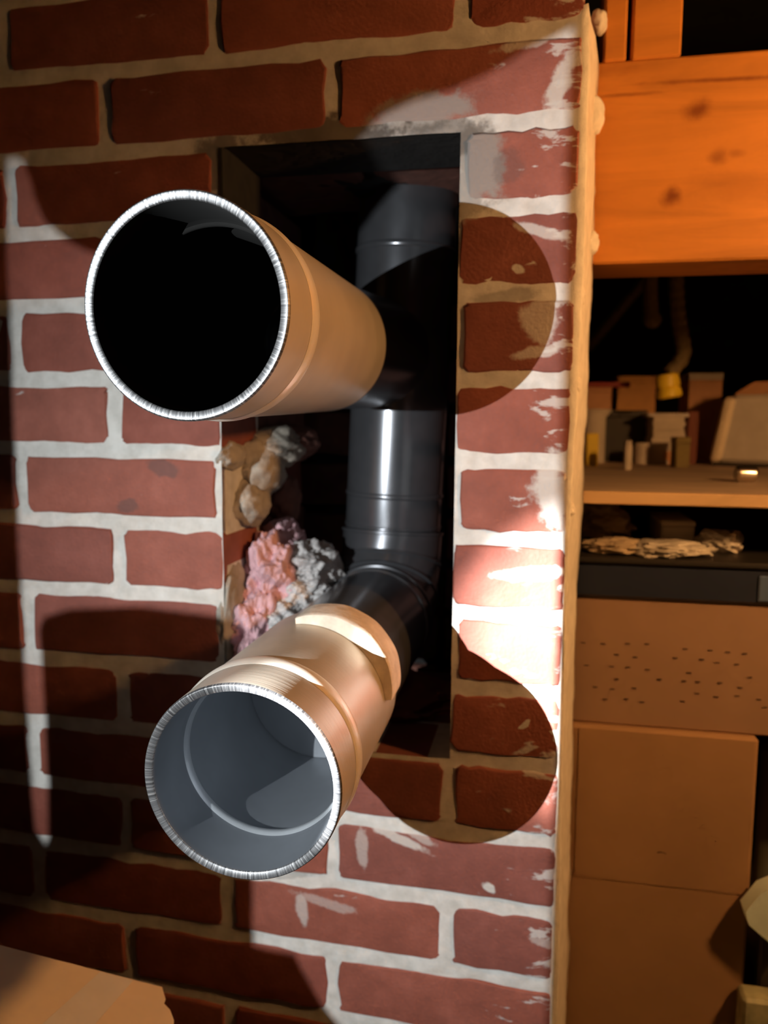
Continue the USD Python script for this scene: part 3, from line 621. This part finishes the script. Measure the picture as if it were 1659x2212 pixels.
pl = outer.difference(mo)  # unseen plate: its opening gives the torch light its outline on the wall
pm = trimesh.util.concatenate([trimesh.creation.extrude_polygon(g, .001, engine='earcut') for g in getattr(pl, 'geoms', [pl])])
pm.apply_transform(np.array([[1, 0, 0, 0], [0, 0, 1, TORCH[1]+D_PLATE], [0, 1, 0, 0], [0, 0, 0, 1.]]))
part(wl_, 'light_shaping_plate', pm, BLACKDULL, smooth=False)
x0, z0, x1, z1 = outer.bounds; ya, yb = TORCH[1]-.03, TORCH[1]+D_PLATE
part(wl_, 'housing', cat(bbox(x0-.003, ya, z0, x0, yb, z1), bbox(x1, ya, z0, x1+.003, yb, z1), bbox(x0, ya, z0-.003, x1, yb, z0), bbox(x0, ya, z1, x1, yb, z1+.003), bbox(x0, ya-.003, z0, x1, ya, z1)), BLACKDULL, smooth=False)
part(wl_, 'pole', tube([(TORCH[0], TORCH[1]+.03, FL+.02), (TORCH[0], TORCH[1]+.03, z0-.002)], .012, 16), BLACKDULL)
part(wl_, 'base', solid_rev((TORCH[0], TORCH[1]+.03, FL), (0, 0, 1), [(0, 0), (0, .16), (.015, .16), (.022, .03), (.022, 0)]), BLACKDULL)
def spot(name, power, half, soft, aim, radius, color):
    L_ = UsdLux.SphereLight.Define(stage, wl_+'/'+name); L_.CreateRadiusAttr(radius); L_.CreateIntensityAttr(power); L_.CreateNormalizeAttr(True); L_.CreateColorAttr(Gf.Vec3f(*color))
    s_ = UsdLux.ShapingAPI.Apply(L_.GetPrim()); s_.CreateShapingConeAngleAttr(half); s_.CreateShapingConeSoftnessAttr(soft)
    d = aim-TORCH; d /= np.linalg.norm(d); a = np.cross(d, [0, 0, 1]); a /= np.linalg.norm(a); u = np.cross(a, d); o = TORCH-origin[wl_]
    UsdGeom.Xformable(L_).AddTransformOp().Set(Gf.Matrix4d(*a, 0, *u, 0, *(-d), 0, *o, 1))
spot('spill_light', TORCH_SPILL, 58, 1.0, np.array([.18, 0, -.22]), .0009, (.93, .98, 1.0))
spot('beam_light', TORCH_HOT, 9.2, .9, TORCH_AIM, .0009, (.95, .98, 1.0))
bl = thing('unseen_bulb', 'unseen warm bulb out of view at the right, placed to light the beam, bench and pipes', 'lamp', (BULB[0], BULB[1], CE))  # out of view; throws the warm light on beam, bench and pipe sides
part(bl, 'cord', tube([(BULB[0], BULB[1], CE), (BULB[0], BULB[1], BULB[2]+.09)], .003, 8), BLACKDULL)
part(bl, 'socket', solid_rev((BULB[0], BULB[1], BULB[2]+.045), (0, 0, 1), [(0, 0), (0, .018), (.045, .018), (.055, .006), (.055, 0)]), BLACKDULL)
L_ = UsdLux.SphereLight.Define(stage, bl+'/bulb'); L_.CreateRadiusAttr(.03); L_.CreateIntensityAttr(BULB_POWER); L_.CreateNormalizeAttr(True); L_.CreateColorAttr(Gf.Vec3f(1.0, .47, .155))
UsdGeom.Xformable(L_).AddTranslateOp().Set(Gf.Vec3d(0, 0, float(BULB[2]-CE)))
